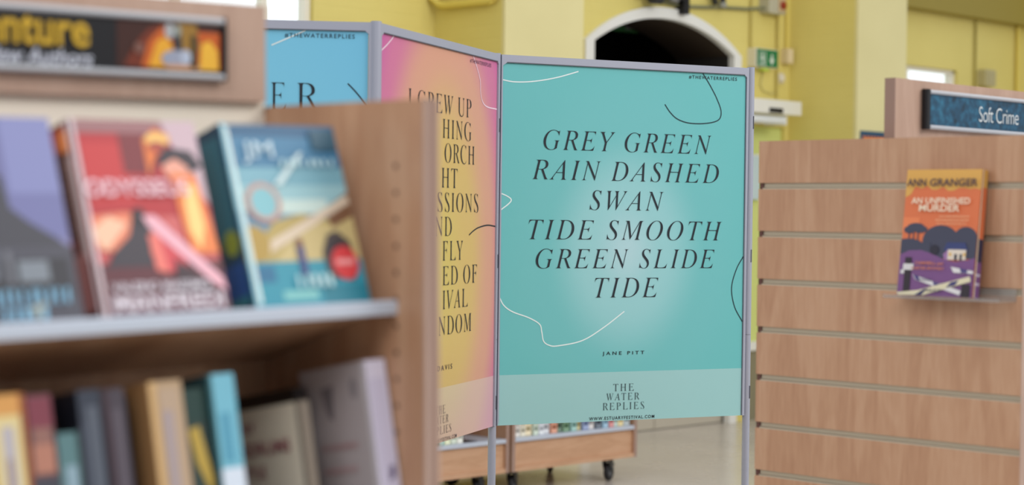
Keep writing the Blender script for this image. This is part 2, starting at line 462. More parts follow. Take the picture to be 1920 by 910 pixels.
MB().box(-0.118, 0.12, -0.082, -0.075, 0.006, 0.128, GRN).build('face', e)
exit_face(e, 0.225, 0.118, -0.0823)
MB().box(-0.02, 0.05, -0.06, -0.02, -0.02, 0, flat((200, 226, 90), 0.4)).build('test_lamp', e)
e2 = thing('exit_sign', 'dim exit sign hanging in the dark passage inside the arch', 'exit sign', WALL @ Matrix.Translation((-0.62, 0.80, 2.80)))
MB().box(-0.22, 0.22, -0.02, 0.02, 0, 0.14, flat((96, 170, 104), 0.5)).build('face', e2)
art('pictogram', e2, frame((-0.22, -0.0203, 0), X3, Z3, -Y3), [((226, 230, 226), R(.29, .02, .41, .12))])
for s in (-0.15, 0.15): MB().cyl((s, 0, 0.14), (s, 0, 0.40), 0.006, DARK).build('hanger', e2)
d = on_wall('call_box', 'grey wall box with a red button on the yellow wall above the exit sign', 'switch box', 0.11, 2.93)
MB().cbox(-0.10, 0.10, -0.09, 0, 0, 0.125, flat((186, 182, 160), 0.5), 0.008, 'y').build('housing', d)
MB().box(0.01, 0.09, -0.1, -0.09, 0.015, 0.11, flat((204, 180, 140), 0.5)).build('cover_plate', d)
MB().lathe((0.052, -0.1, 0.062), (0, -1, 0), [(0, 0.03), (0.012, 0.03), (0.02, 0.022), (0.02, 0.0001)], flat((150, 52, 24), 0.4)).build('button', d)
d = on_wall('junction_box', 'small cream switch box on the wall right of the exit sign', 'switch box', 0.315, 2.585)
MB().cbox(-0.038, 0.038, -0.06, 0, 0, 0.11, flat((222, 204, 160), 0.5), 0.006, 'y').build('housing', d); MB().box(-0.028, 0.028, -0.064, -0.06, 0.012, 0.098, flat((228, 210, 172), 0.5)).build('cover_plate', d)
d = on_wall('socket', 'small round white fitting on the wall below the switch box', 'wall fitting', 0.272, 2.478)
MB().lathe((0, 0, 0), (0, -1, 0), [(0, 0.034), (0.025, 0.032), (0.035, 0.02), (0.035, 0.0001)], flat((226, 218, 200), 0.5)).build('dome', d)
MB().box(-0.042, 0.042, -0.008, 0, -0.042, 0.042, flat((226, 214, 170), 0.5)).build('back_plate', d)
def run(name, label, cat, pts, r, mat):
    mb = MB(); mb.tube(pts, r, mat)
    for p in pts[1:-1]: mb.lathe(p, Z3, [(-r, .0001), (-r * .7, r * .75), (0, r), (r * .7, r * .75), (r, .0001)], mat, 10)
    return tag(mb.build(name, M=WALL), label, cat)
PIPE_OLIVE = flat((196, 180, 100), 0.5)
run('conduit', 'thin vertical pipe above the exit sign on the yellow wall', 'pipe', [(-0.10, -0.02, 2.67), (-0.10, -0.02, H)], 0.008, PIPE_OLIVE)
run('conduit', 'vertical pipe left of the switch box near the second pier', 'pipe', [(0.215, -0.02, 2.33), (0.215, -0.02, H)], 0.009, PIPE_OLIVE)
run('conduit', 'vertical pipe running down into the cream switch box', 'pipe', [(0.325, -0.02, 2.695), (0.325, -0.02, H)], 0.009, YELLOW_PIPE)
run('conduit', 'dark vertical pipe left of the grey sounder box', 'pipe', [(2.943, -0.02, 0.1), (2.943, -0.02, 3.12)], 0.009, flat((160, 146, 70), 0.5))
run('conduit', 'vertical pipe far right on the yellow wall', 'pipe', [(3.62, -0.03, 0.1), (3.62, -0.03, 3.12)], 0.018, YELLOW_PIPE)
run('cable', 'grey cable sagging along the wall above the arch to the call box', 'cable', [(-1.36, -0.02, 2.935), (-1.13, -0.02, 2.915), (-0.87, -0.02, 2.9), (-0.62, -0.02, 2.915), (-0.45, -0.02, 2.93), (-0.15, -0.02, 2.945), (0.01, -0.05, 2.965)], 0.012, flat((128, 128, 98), 0.6))
run('cable', 'thin cable looping down the wall below the exit sign', 'cable', [(0.06, -0.01, 2.515), (0.03, -0.01, 2.42), (0.06, -0.01, 2.375), (0.16, -0.01, 2.36), (0.20, -0.01, 2.375)], 0.005, flat((206, 196, 130), 0.6))
run('conduit', 'yellow painted pipe running round the left side of the nearest pier', 'pipe', [(-3.22, -0.025, 3.4), (-3.22, -0.025, 2.74), (-3.20, -0.07, 2.70), (-3.196, -0.12, 2.69), (-3.196, -0.50, 2.69), (-3.196, -0.53, 2.71), (-3.196, -0.53, 3.4)], 0.022, YELLOW_PIPE)
b_ = on_wall('lamp_bracket', 'black lamp bracket fixed to the wall above the arch crown', 'lamp bracket', -0.95, 2.93)
MB().box(-0.42, 0.06, -0.09, -0.03, 0.0, 0.07, DARK).build('bar', b_); MB().box(0.02, 0.08, -0.08, 0, -0.09, 0.1, DARK).build('post', b_)
MB().cyl((-0.3, -0.06, 0.0), (-0.3, -0.14, -0.01), 0.05, flat((40, 38, 36), 0.5)).build('lamp_head', b_)
MB().cyl((-0.12, -0.07, 0.005), (-0.04, -0.07, 0.0), 0.018, flat((150, 150, 150), 0.5)).build('clamp', b_)
b_ = on_wall('lamp_bracket', 'dark slanting bracket arm on the wall right of the arch crown', 'lamp bracket', -0.58, 2.93)
MB().tube([(-0.03, -0.05, 0.16), (0.03, -0.05, 0.01)], 0.022, flat((44, 44, 40), 0.5)).build('arm', b_); MB().cyl((0.11, -0.05, 0.2), (0.11, -0.05, 0.02), 0.02, DARK).build('post', b_)
MB().cyl((0.11, -0.05, 0.03), (0.11, -0.05, -0.005), 0.028, flat((150, 150, 140), 0.5)).build('clamp', b_)
v = on_wall('door_heater', 'long white box unit with a dark slot mounted above the green door', 'air heater', -0.05, 2.20)
MB().cbox(-0.45, 0.32, -0.2, 0, 0.0, 0.098, flat((232, 230, 220), 0.5), 0.004, 'y').build('casing', v)
MB().box(-0.066, 0.096, -0.203, -0.19, 0.005, 0.04, DARK).build('slot', v)
v = on_wall('blind_roll', 'white roller blind case under the box unit above the green door', 'blind', -0.05, 2.125)
MB().cyl((-0.42, -0.16, 0.03), (0.15, -0.16, 0.03), 0.03, flat((226, 230, 230), 0.5)).build('roll', v)
for s in (-0.42, 0.15): MB().box(s - 0.006, s + 0.006, -0.19, 0, 0.0, 0.064, WHITE).build('bracket', v)
v = on_wall('notice', 'pale blue notice panel on the green door beside the slatted wood panel', 'notice', -0.02, 1.59, -0.004)
MB().box(-0.07, 0.075, 0, 0.03, 0, 0.315, flat((196, 216, 222), 0.5)).build('board', v); MB().box(-0.07, 0.075, -0.002, 0.03, 0.315, 0.325, WHITE).build('edge_strip', v)
v = on_wall('sounder', 'grey alarm box on the yellow wall behind the blue sign header', 'alarm', 3.09, 2.58)
MB().cbox(-0.085, 0.085, -0.08, 0, 0, 0.14, flat((190, 180, 134), 0.5), 0.01, 'y').build('housing', v); MB().box(-0.06, 0.06, -0.086, -0.08, 0.02, 0.12, flat((182, 172, 130), 0.5)).build('grille', v)
v = on_wall('wall_poster', 'blue poster with an orange band on the pale pier, only its top showing', 'poster', 0.63, 1.5, -0.594)
MB().box(-0.20, 0.20, -0.006, 0, 0, 0.59, flat((36, 76, 104), 0.5)).build('sheet', v)
art('print', v, frame((-0.2, -0.006, 0), X3, Z3, -Y3), [((214, 124, 66), R(.03, .06, .37, .555))] + [((36, 60, 84), R(.05 + i * .04, .545, .07 + i * .04, .56)) for i in range(8)])

# ------------------------------------------------------------------ display screen: three hinged panels on posts
def panel_frame(p, ang): return Matrix.Translation(p) @ Matrix.Rotation(math.radians(ang), 4, 'Z')
PG = panel_frame((-0.04424, 4.985, 0), 26.245)
PP = panel_frame((-0.31088, 4.2, 0), 71.239)
PB = panel_frame((-1.08486, 4.10325, 0), 7.125)
GW, PW, BW = 0.8028, 0.829, 0.78
scr = thing('display_screen', 'grey framed folding display screen of three hinged poster panels', 'display screen', Matrix.Translation((-0.31, 4.2, 0)))
INV = scr.matrix_world.inverted()
ZT, ZR, ZB = 1.880, 1.861, 0.888
for M, W_, nm, xr in ((PG, GW, 'mint', 0.784), (PP, PW, 'pink', 0.812), (PB, BW, 'blue', 0.762)):
    L_ = INV @ M
    fm_ = MB().prism([(0.008, ZT), (0.026, ZR), (xr - 0.008, ZR), (xr + 0.008, ZT)], -0.009, 0.009, FRAME_GREY)
    fm_.prism([(0.008, ZT), (0.026, ZR), (0.012, ZR - 0.01), (0.012, ZB + 0.01), (0.008, ZB)], -0.009, 0.009, FRAME_GREY)
    fm_.prism([(xr + 0.008, ZT), (xr + 0.008, ZB), (xr + 0.001, ZB), (xr + 0.001, ZR - 0.008), (xr - 0.008, ZR)], -0.009, 0.009, FRAME_GREY)
    o = fm_.build('panel_frame', scr, local=L_)
    MB().box(0.013, xr, 0.0, 0.008, ZB + 0.004, ZR, flat((160, 164, 174), 0.8)).build('backing_board', o)
    MB().box(0.024, xr - 0.006, -0.0095, -0.004, ZR - 0.0022, ZR - 0.0002, flat((90, 92, 102), 0.6)).build('rail_shadow_line', o)  # dark strip painted in for the shadow line under the top rail
def post(M, x, r=0.0108, latches=()):
    q = INV @ M
    mb = MB().cyl((x, 0, 0.02), (x, 0, 1.118), r, FRAME_GREY, 20); mb.cyl((x, 0, 1.1195), (x, 0, ZT + 0.003), r, FRAME_GREY, 20)
    mb.cyl((x, 0, 1.116), (x, 0, 1.1215), r * .94, flat((120, 122, 132), .6), 20)
    o = mb.build('post', scr, local=q)
    MB().cyl((x, 0, 0), (x, 0, 0.022), r * 1.5, DARK, 20).build('foot', o)
    for z, s in latches: MB().box(x + s * r * 0.45 - 0.0014, x + s * r * 0.45 + 0.0014, -r - 0.0008, -r * 0.6, z - 0.018, z + 0.018, flat((84, 86, 98), 0.5)).build('latch', o)
post(PG, -0.003, 0.0108, ((1.6913, 1), (1.3284, 1), (0.9506, 1)))
post(PG, 0.8035, 0.0108, ((1.7254, .9), (1.3442, .6), (0.9543, .9)))
post(PP, -0.001, 0.0125)
post(PB, -0.005, 0.0125)

def print_mat(name, cx, cz, rx, rz, stops, band_z, band_c, band_f):
    w = NT(name, 0.42, 0.35)
    tc = w.n('ShaderNodeTexCoord'); s = w.n('ShaderNodeSeparateXYZ'); w.l(tc.outputs['Object'], s.inputs[0])
    def part(sock, c, r):
        a = w.n('ShaderNodeMath', operation='SUBTRACT'); w.l(sock, a.inputs[0]); a.inputs[1].default_value = c
        b = w.n('ShaderNodeMath', operation='DIVIDE'); w.l(a.outputs[0], b.inputs[0]); b.inputs[1].default_value = r
        p = w.n('ShaderNodeMath', operation='POWER'); w.l(b.outputs[0], p.inputs[0]); p.inputs[1].default_value = 2
        return p.outputs[0]
    ad = w.n('ShaderNodeMath', operation='ADD'); w.l(part(s.outputs[0], cx, rx), ad.inputs[0]); w.l(part(s.outputs[2], cz, rz), ad.inputs[1])
    sq = w.n('ShaderNodeMath', operation='SQRT'); w.l(ad.outputs[0], sq.inputs[0])
    c = w.ramp(sq.outputs[0], stops, 'EASE')
    lt = w.n('ShaderNodeMath', operation='LESS_THAN'); w.l(s.outputs[2], lt.inputs[0]); lt.inputs[1].default_value = band_z
    mu = w.n('ShaderNodeMath', operation='MULTIPLY'); w.l(lt.outputs[0], mu.inputs[0]); mu.inputs[1].default_value = band_f
    mx = w.n('ShaderNodeMix', data_type='RGBA'); w.l(mu.outputs[0], mx.inputs['Factor']); w.l(c, mx.inputs['A']); mx.inputs['B'].default_value = rgb(band_c)
    w.l(mx.outputs['Result'], w.b.inputs['Base Color'])
    return w.m
MINT = print_mat('mint_print', 0.40, 1.36, 0.42, 0.55, [(0.0, (166, 203, 212)), (0.28, (142, 196, 202)), (0.62, (106, 182, 186)), (1.0, (101, 181, 184))], 1.023, (190, 208, 210), 0.42)
PINK = print_mat('pink_print', 0.43, 1.33, 0.54, 0.85, [(0.0, (204, 182, 98)), (0.35, (206, 174, 104)), (0.62, (208, 152, 128)), (0.84, (200, 112, 150)), (1.0, (192, 92, 158))], 1.023, (206, 200, 196), 0.42)
BLUE = print_mat('blue_print', 0.38, 1.3, 0.6, 0.8, [(0.0, (150, 208, 226)), (0.6, (118, 192, 222)), (1.0, (112, 188, 222))], 1.023, (190, 208, 210), 0.42)
INK = (26, 34, 44); PALE = (214, 228, 230)

def poster(name_label, M, mat, x0, x1):
    p = thing('poster', name_label, 'poster', M)
    MB().box(x0, x1, -0.0045, -0.0005, ZB, ZR - 0.002, mat).build('sheet', p)
    return p
FP = frame((0, -0.0045, 0), X3, Z3, -Y3)
p = poster('mint green poster of grey green rain verse in slanted serif capitals, on the screen', PG, MINT, 0.0095, 0.783)
verse(p, FP, [
    ('GREY GREEN', 'italic', 0.138, 0.672, 1.6300, 1.6845), ('RAIN DASHED', 'italic', 0.104, 0.697, 1.5490, 1.6035),
    ('SWAN', 'italic', 0.282, 0.518, 1.4685, 1.5230), ('TIDE SMOOTH', 'italic', 0.096, 0.711, 1.3870, 1.4415),
    ('GREEN SLIDE', 'italic', 0.119, 0.686, 1.3085, 1.3625), ('TIDE', 'italic', 0.301, 0.503, 1.2290, 1.2825)], INK)
lettering('author_lettering', p, FP, [('JANE PITT', 'xwide', 0.3284, 0.4608, 1.0672, 1.0796)], INK)
lettering('title_lettering', p, FP, [('THE', 'romanwide', 0.3636, 0.429, 0.9696, 0.9895), ('WATER', 'romanwide', 0.342, 0.4478, 0.9443, 0.9642), ('REPLIES', 'romanwide', 0.3312, 0.463, 0.9180, 0.9382)], (58, 78, 84))
lettering('web_address', p, FP, [('WWW.ESTUARYFESTIVAL.COM', 'wide', 0.2894, 0.496, 0.8915, 0.9003)], INK)
lettering('hashtag', p, FP, [('#THEWATERREPLIES', 'wide', 0.594, 0.7534, 1.8412, 1.8515)], (40, 60, 68))
for pts, c in (([(0.0095, 1.8135), (0.05, 1.809), (0.1072, 1.813), (0.175, 1.826), (0.242, 1.8455)], PALE),
               ([(0.6392, 1.8585), (0.665, 1.824), (0.688, 1.787), (0.702, 1.752), (0.692, 1.728), (0.6486, 1.7175), (0.5958, 1.717), (0.558, 1.727), (0.534, 1.745), (0.5167, 1.7663)], (30, 58, 66)),
               ([(0.0095, 1.5108), (0.03, 1.503), (0.0429, 1.4935), (0.035, 1.482), (0.0095, 1.4638)], PALE),
               ([(0.0095, 1.2356), (0.025, 1.21), (0.052, 1.1923), (0.10, 1.176), (0.1329, 1.158), (0.140, 1.137), (0.146, 1.112), (0.163, 1.1005), (0.190, 1.0985), (0.2646, 1.1115), (0.3307, 1.1461), (0.3957, 1.1899)], PALE),
               ([(0.783, 1.3421), (0.760, 1.304), (0.7455, 1.253), (0.756, 1.2), (0.783, 1.1565)], (30, 58, 66))):
    ribbon('drawn_line', p, FP, pts, 0.0032, c)
p = poster('pink and yellow poster with serif verse, on the screen panel partly behind the bookcase end', PP, PINK, 0.0095, 0.812)
verse(p, FP, [
    ('I GREW UP', 'roman', 0.185, 0.614, 1.6985, 1.7470), ('HING', 'roman', 0.411, 0.617, 1.6390, 1.6875), ('ORCH', 'roman', 0.4274, 0.643, 1.5795, 1.6280),
    ('HT', 'roman', 0.4075, 0.5195, 1.5178, 1.5660), ('SSIONS', 'roman', 0.385, 0.6755, 1.4570, 1.5060), ('ND', 'roman', 0.370, 0.482, 1.3973, 1.4455),
    ('FLY', 'roman', 0.4208, 0.5645, 1.3373, 1.3855), ('ED OF', 'roman', 0.4229, 0.671, 1.2755, 1.3240), ('IVAL', 'roman', 0.4249, 0.604, 1.2160, 1.2640), ('NDOM', 'roman', 0.400, 0.634, 1.1520, 1.2000)], (52, 44, 44))
lettering('author_lettering', p, FP, [('DAVIS', 'xwide', 0.396, 0.497, 1.0655, 1.0785)], (70, 54, 50))
lettering('title_lettering', p, FP, [('THE', 'romanwide', 0.388, 0.452, 0.9585, 0.9795), ('WATER', 'romanwide', 0.364, 0.476, 0.9340, 0.9545), ('REPLIES', 'romanwide', 0.348, 0.496, 0.9080, 0.9285)], (110, 92, 92))
lettering('web_address', p, FP, [('WWW.ESTUARYFESTIVAL.COM', 'wide', 0.305, 0.535, 0.8895, 0.8985)], (84, 70, 74))
lettering('hashtag', p, FP, [('#THEWATERREPLIES', 'wide', 0.6015, 0.762, 1.8395, 1.8500)], (84, 54, 84))
for pts, c in (([(0.0921, 1.859), (0.06, 1.840), (0.0095, 1.8150)], (226, 200, 216)),
               ([(0.625, 1.859), (0.655, 1.83), (0.679, 1.80), (0.684, 1.768), (0.700, 1.746), (0.735, 1.735), (0.812, 1.733)], (226, 196, 212)),
               ([(0.6094, 1.3994), (0.645, 1.411), (0.6852, 1.419), (0.75, 1.4245), (0.812, 1.4214)], (44, 40, 44))):
    ribbon('drawn_line', p, FP, pts, 0.0036, c)
p = poster('sky blue poster on the screen panel behind the sign header, big serif letters', PB, BLUE, 0.0095, 0.762)
verse(p, FP, [('E', 'roman', 0.5460, 0.5800, 1.681, 1.7410), ('R', 'roman', 0.603, 0.655, 1.681, 1.7410)], INK)
lettering('hashtag', p, FP, [('#THEWATERREPLIES', 'wide', 0.576, 0.7317, 1.8415, 1.8520)], (30, 52, 74))
ribbon('drawn_line', p, FP, [(0.622, 1.8585), (0.595, 1.846), (0.5468, 1.8239)], 0.003, PALE)
ribbon('drawn_line', p, FP, [(0.7174, 1.742), (0.735, 1.724), (0.762, 1.692)], 0.003, INK)

# ------------------------------------------------------------------ shelving units
UL, UD, UT = 0.98, 0.612, 0.022
def caster(parent, x, y, ztop, turn):
    M = Matrix.Translation((x, y, 0)) @ Matrix.Rotation(turn, 4, 'Z'); r = 0.05
    f = MB().box(-0.035, 0.035, -0.035, 0.035, ztop - 0.006, ztop, flat((60, 60, 62), 0.4, 0.5))
    f.lathe((0, 0, ztop - 0.006), (0, 0, -1), [(0, 0.028), (0.012, 0.028), (0.016, 0.02)], RUBBER)
    for s in (-1, 1): f.prism([(-0.024, ztop - 0.012), (0.026, ztop - 0.012), (0.034, 0.07), (0.026, 0.042), (0.01, 0.042), (-0.02, 0.085)], s * 0.02 - 0.0025, s * 0.02 + 0.0025, flat((56, 56, 58), 0.4, 0.4))
    o = f.build('caster', parent, local=M)
    w = MB().lathe((0.018, -0.014, r), (0, 1, 0), [(0, 0.03), (0, r - 0.006), (0.004, r - 0.001), (0.014, r), (0.024, r - 0.001), (0.028, r - 0.006), (0.028, 0.03), (0.02, 0.026), (0.008, 0.026), (0, 0.03)], RUBBER, 28)
    w.build('tyre', o)
    MB().lathe((0.018, -0.013, r), (0, 1, 0), [(0, 0.0001), (-0.004, 0.012), (0.0, 0.018), (0.003, 0.03), (0.023, 0.03), (0.026, 0.018), (0.03, 0.012), (0.026, 0.0001)], flat((120, 122, 126), 0.4, 0.3), 20).build('hub', o)
    MB().prism([(0.022, 0.098), (0.075, 0.088), (0.08, 0.08), (0.03, 0.084)], -0.012, 0.012, RUBBER).build('brake_pedal', o)
def end_panel(parent, x0, x1, top, holes_side=0, name='end_panel', bottom=0.13):
    o = MB().box(x0, x1, 0.004, UD - 0.004, bottom, top, BEECH).build(name, parent)
    MB().box(x0, x1, 0.0, 0.004, bottom, top, EDGE).box(x0, x1, UD - 0.004, UD, bottom, top, EDGE).build('edge_band', o)
    MB().box(x0 + (x1 - x0) * .5 - 0.0035, x0 + (x1 - x0) * .5 + 0.0055, -0.0008, 0.0, bottom, top, EDGE_DARK).build('edge_groove', o)
    if holes_side:
        xx = x0 if holes_side < 0 else x1
        z = 1.06
        while z < top - 0.05:
            MB().cyl((xx + holes_side * 0.0004, 0.052, z), (xx - holes_side * 0.006, 0.052, z), 0.0036, flat((92, 66, 52), 0.8), 10).build('shelf_pin_hole', o)
            z += 0.032
    return o
def lipped_shelf(parent, z, y0, y1, x0, x1, tilt=0.0, th=0.017):
    """metal shelf whose front edge is folded down; z is its top at the front"""
    s = math.tan(tilt)
    yb = y1; zb = z - s * (y1 - y0)
    prof = [(y0, z - th), (y0, z - 0.003), (y0 + 0.003, z), (yb, zb), (yb, zb - 0.006), (y0 + 0.008, z - 0.008), (y0 + 0.008, z - th)]
    n = len(prof); vs = [(x0, y, zz) for y, zz in prof] + [(x1, y, zz) for y, zz in prof]
    mb = MB().add(vs, [tuple(range(n)), tuple(reversed(range(n, 2 * n)))] + [((i + 1) % n, i, n + i, n + (i + 1) % n) for i in range(n) if i not in (3, 4)], SHELF_METAL)
    return mb.add(vs, [((i + 1) % n, i, n + i, n + (i + 1) % n) for i in (3, 4)], BEECH).build('shelf', parent)
def base_with_casters(u, kick_z0=0.155, kick_z1=0.287):
    MB().box(UT, UL - UT, 0.004, UD - 0.004, 0.13, 0.153, BEECH_H).build('bottom_rail', u)
    MB().box(UT, UL - UT, 0.02, 0.036, 0.153, kick_z1, BEECH_H).build('kick_panel', u)
    for x, y, t in ((0.09, 0.09, 0.5), (UL - 0.14, 0.09, 0.35), (0.09, UD - 0.09, 2.4), (UL - 0.14, UD - 0.09, 0.9)): caster(u, x, y, 0.13, t)
def sign_holder(u, x0, x1, z0, z1, yf, cap_side):
    """aluminium rails top and bottom, dark end cap, printed insert; front at yf - 0.012"""
    a = MB().cbox(x0, x1, yf - 0.013, yf, z1 - 0.008, z1, ALU, 0.0025, 'x').build('sign_holder', u)
    MB().cbox(x0, x1, yf - 0.013, yf, z0, z0 + 0.008, ALU, 0.0025, 'x').build('lower_rail', a)
    cx = (x0 - 0.016, x0) if cap_side < 0 else (x1, x1 + 0.005)
    MB().cbox(cx[0], cx[1], yf - 0.0135, yf, z0 - 0.001, z1 + 0.001, DARK, 0.003, 'z').build('end_cap', a)
    return a

# --- near bookcase on the left
TILT = 0.022
AL = RA * math.cos(TILT) + Z3 * math.sin(TILT); ZL = Z3 * math.cos(TILT) - RA * math.sin(TILT)
ML = Matrix((AL, RB, ZL)).transposed().to_4x4(); ML.translation = Vector((-0.1025, 2.2, 1.45))
ML = ML @ Matrix.Translation((-(UL - UT), 0, -1.45))
u = thing('bookcase', 'near beech bookcase at the left with a gold lettered sign header and sloping shelves', 'bookcase', ML)
KX = UL - UT                       # inner face of the right end panel
end_panel(u, KX, UL, 1.587, -1); end_panel(u, 0, UT, 1.587)
MB().box(UT, KX, 0.305, 0.315, 1.334, 1.594, CREAM_BOARD).build('back_panel', u)
MB().box(UT, KX, 0.305, 0.315, 0.153, 1.333, BEECH).build('lower_back_panel', u)
MB().box(0.004, KX - 0.006, 0.294, 0.3045, 1.592, 1.715, BEECH_PALE).box(0.004, KX - 0.006, 0.3045, 0.313, 1.592, 1.715, BEECH_PALE).build('header_panel', u)
UPLEAN = math.radians(18)
lipped_shelf(u, 1.3475, 0.05, 0.304, UT, KX, UPLEAN)
lipped_shelf(u, 1.060, 0.018, 0.304, UT, KX, 0.19)
lipped_shelf(u, 0.70, 0.018, 0.304, UT, KX, 0.19)
lipped_shelf(u, 0.304, 0.004, 0.304, UT, KX)
base_with_casters(u)
s = sign_holder(u, KX - 0.93, KX - 0.080, 1.6165, 1.694, 0.294, 1)
sx = lambda a: KX + a
MB().box(sx(-0.93), sx(-0.081), 0.287, 0.293, 1.624, 1.687, flat((20, 20, 26), 0.4)).build('insert', s)
FS = frame((0, 0.287, 0), X3, Z3, -Y3)
Pic = [((58, 26, 20), R(-.235, .002, -.083, .060)), ((110, 44, 24), [(-.225, .004), (-.21, .03), (-.19, .05), (-.165, .058), (-.145, .06), (-.145, .002)]),
       ((196, 96, 34), [(-.20, .004), (-.19, .035), (-.172, .052), (-.155, .054), (-.15, .004)]), ((226, 164, 46), [(-.19, .004), (-.178, .035), (-.165, .042), (-.155, .03), (-.155, .004)]),
       ((190, 88, 30), R(-.12, .004, -.084, .050)), ((230, 176, 56), [(-.115, .003), (-.112, .035), (-.10, .04), (-.088, .028), (-.086, .003)]),
       ((150, 112, 44), [(-.15, .06), (-.145, .02), (-.125, .012), (-.115, .03), (-.12, .06)]), ((52, 50, 54), [(-.158, .056), (-.152, .018), (-.14, .016), (-.143, .05)]),
       ((168, 172, 176), ell(-.160, .049, .007, .010, 12)), ((140, 148, 140), ell(-.148, .050, .005, .008, 12)),
       ((150, 156, 176), ell(-.150, .015, .022, .011, 16)), ((176, 186, 206), ell(-.136, .018, .008, .009, 12)), ((200, 150, 110), R(-.165, .002, -.115, .008)), ((120, 84, 74), ell(-.205, .026, .007, .007, 12)),
       ((70, 58, 34), R(-.128, .004, -.119, .045))]
art('insert_print', s, FS, [(c, [(sx(a), 1.6255 + b) for a, b in q]) for c, q in Pic])
lettering('sign_title', s, FS, [('Adventure', 'bold', sx(-.506), sx(-.274), 1.648, 1.690)], (198, 160, 44), 0.003)
lettering('sign_subtitle', s, FS, [('New Authors', 'boldslant', sx(-.415), sx(-.270), 1.6255, 1.6445)], (196, 200, 214), 0.003)

def unit_point(x, y, z): return Vector((KX + x, y, z))

def book(label, M, W, Hh, T, cover, spine=None, group=None, fore=True, back=None, cat='book', name='book'):
    """canonical book: spine on x = 0, fore-edge at x = W, front cover on y = 0, back cover on y = T, foot at z = 0"""
    o = thing(name, label, cat, M, group)
    c, sp, bk = flat(cover, 0.35, 0, 0.45), flat(spine or cover, 0.35, 0, 0.45), flat(back or cover, 0.35, 0, 0.45)
    b = 0.0022
    MB().box(0.001, W, 0, b, 0, Hh, c).box(0.001, W, T - b, T, 0, Hh, bk).prism([(0, 0), (0.003, 0), (0.003, Hh), (0, Hh)], 0.001, T - 0.001, sp).build('cover', o)
    MB().box(0.003, W - 0.004, b, T - b, 0.003, Hh - 0.003, PAPER).build('page_block', o)
    return o
def spine_fr(T): return frame((-0.0004, T, 0), -Y3, Z3, -X3)      # u runs left to right as the spine is read
COVER = frame((0, 0, 0), X3, Z3, -Y3)

# face-out books on the upper shelf, leaning back
def face_out(x, y, W, lean): return ML @ Matrix.Translation((KX + x, y, 1.3478 - math.tan(lean) * (y - 0.05) + 0.0022)) @ Matrix.Rotation(-lean, 4, 'X')
LEAN = UPLEAN
GU = 'books faced out on the near upper shelf'
# blue one
W, Hh, T = 0.170, 0.220, 0.046
bk = book('blue hardback with a seaside scene and red sticker, faced out beside the bookcase end', face_out(-.205, .060, W, LEAN), W, Hh, T, (70, 120, 150), (32, 72, 88), GU)
Pb = [((44, 92, 128), R(0, .78, 1, 1)), ((66, 122, 158), R(0, .70, 1, .93)), ((120, 170, 186), R(.0, .62, 1, .76)), ((150, 192, 200), R(0, .52, 1, .66)), ((196, 216, 210), R(.35, .50, .80, .58)),
      ((178, 156, 92), [(0, .30), (.15, .36), (.30, .46), (.55, .50), (.8, .46), (1, .58), (1, .18), (0, .2)]), ((196, 176, 122), [(.25, .24), (.55, .46), (.8, .44), (1, .5), (1, .2), (.3, .2)]),
      ((120, 84, 60), [(.75, .52), (1, .62), (1, .48), (.8, .42)]), ((212, 194, 172), [(.16, .33), (.98, .60), (1, .56), (.19, .28)]),
      ((172, 142, 66), ell(.10, .34, .13, .1, 14)), ((40, 140, 162), R(0, 0, 1, .24)), ((30, 104, 142), R(0, .13, .22, .22)), ((120, 186, 186), R(.25, .03, .55, .08)), ((24, 120, 140), R(.6, .0, 1, .1)),
      ((190, 150, 140), ell(.24, .565, .15, .11, 20)), ((128, 186, 196), ell(.24, .565, .11, .082, 20)), ((70, 60, 60), [(.68, .14), (.66, .28), (.73, .38), (.82, .40), (.92, .34), (.95, .2), (.9, .12)]),
      ((40, 34, 44), [(.70, .16), (.70, .28), (.76, .35), (.86, .33), (.90, .22), (.86, .13)]), ((206, 52, 58), ell(.84, .22, .12, .095, 20)), ((232, 150, 150), R(.76, .21, .92, .24)),
      ((58, 62, 120), R(.44, .16, .50, .32)), ((120, 70, 60), ell(.47, .34, .03, .025, 10)), ((52, 90, 110), R(.76, .86, .98, .97)), ((206, 226, 228), [(.35, .66), (.62, .84), (.66, .84), (.42, .66)]), ((220, 232, 226), R(.02, .02, .055, .98)), ((150, 200, 216), R(.0, .0, .03, 1))]
art('cover_print', bk, COVER, scl(Pb, W, Hh))
lettering('cover_title', bk, COVER, [('JM', 'plain', .14 * W, .40 * W, .78 * Hh, .90 * Hh)], (206, 226, 234), 0.0045)
strokes('author_marks', bk, COVER, [(.44 * W, .94 * W, .76 * Hh, .80 * Hh, 8), (.38 * W, .72 * W, .09 * Hh, .16 * Hh, 5)], (186, 218, 222), 0.0045, 5)
art('spine_print', bk, spine_fr(T), scl([((24, 56, 76), R(0, 0, 1, 1)), ((34, 88, 104), R(.1, .4, .9, .94)), ((24, 64, 120), R(.05, .06, .95, .26)), ((120, 130, 44), ell(.62, .37, .3, .07, 14)), ((36, 96, 108), R(.1, .03, .9, .08))], T, Hh))
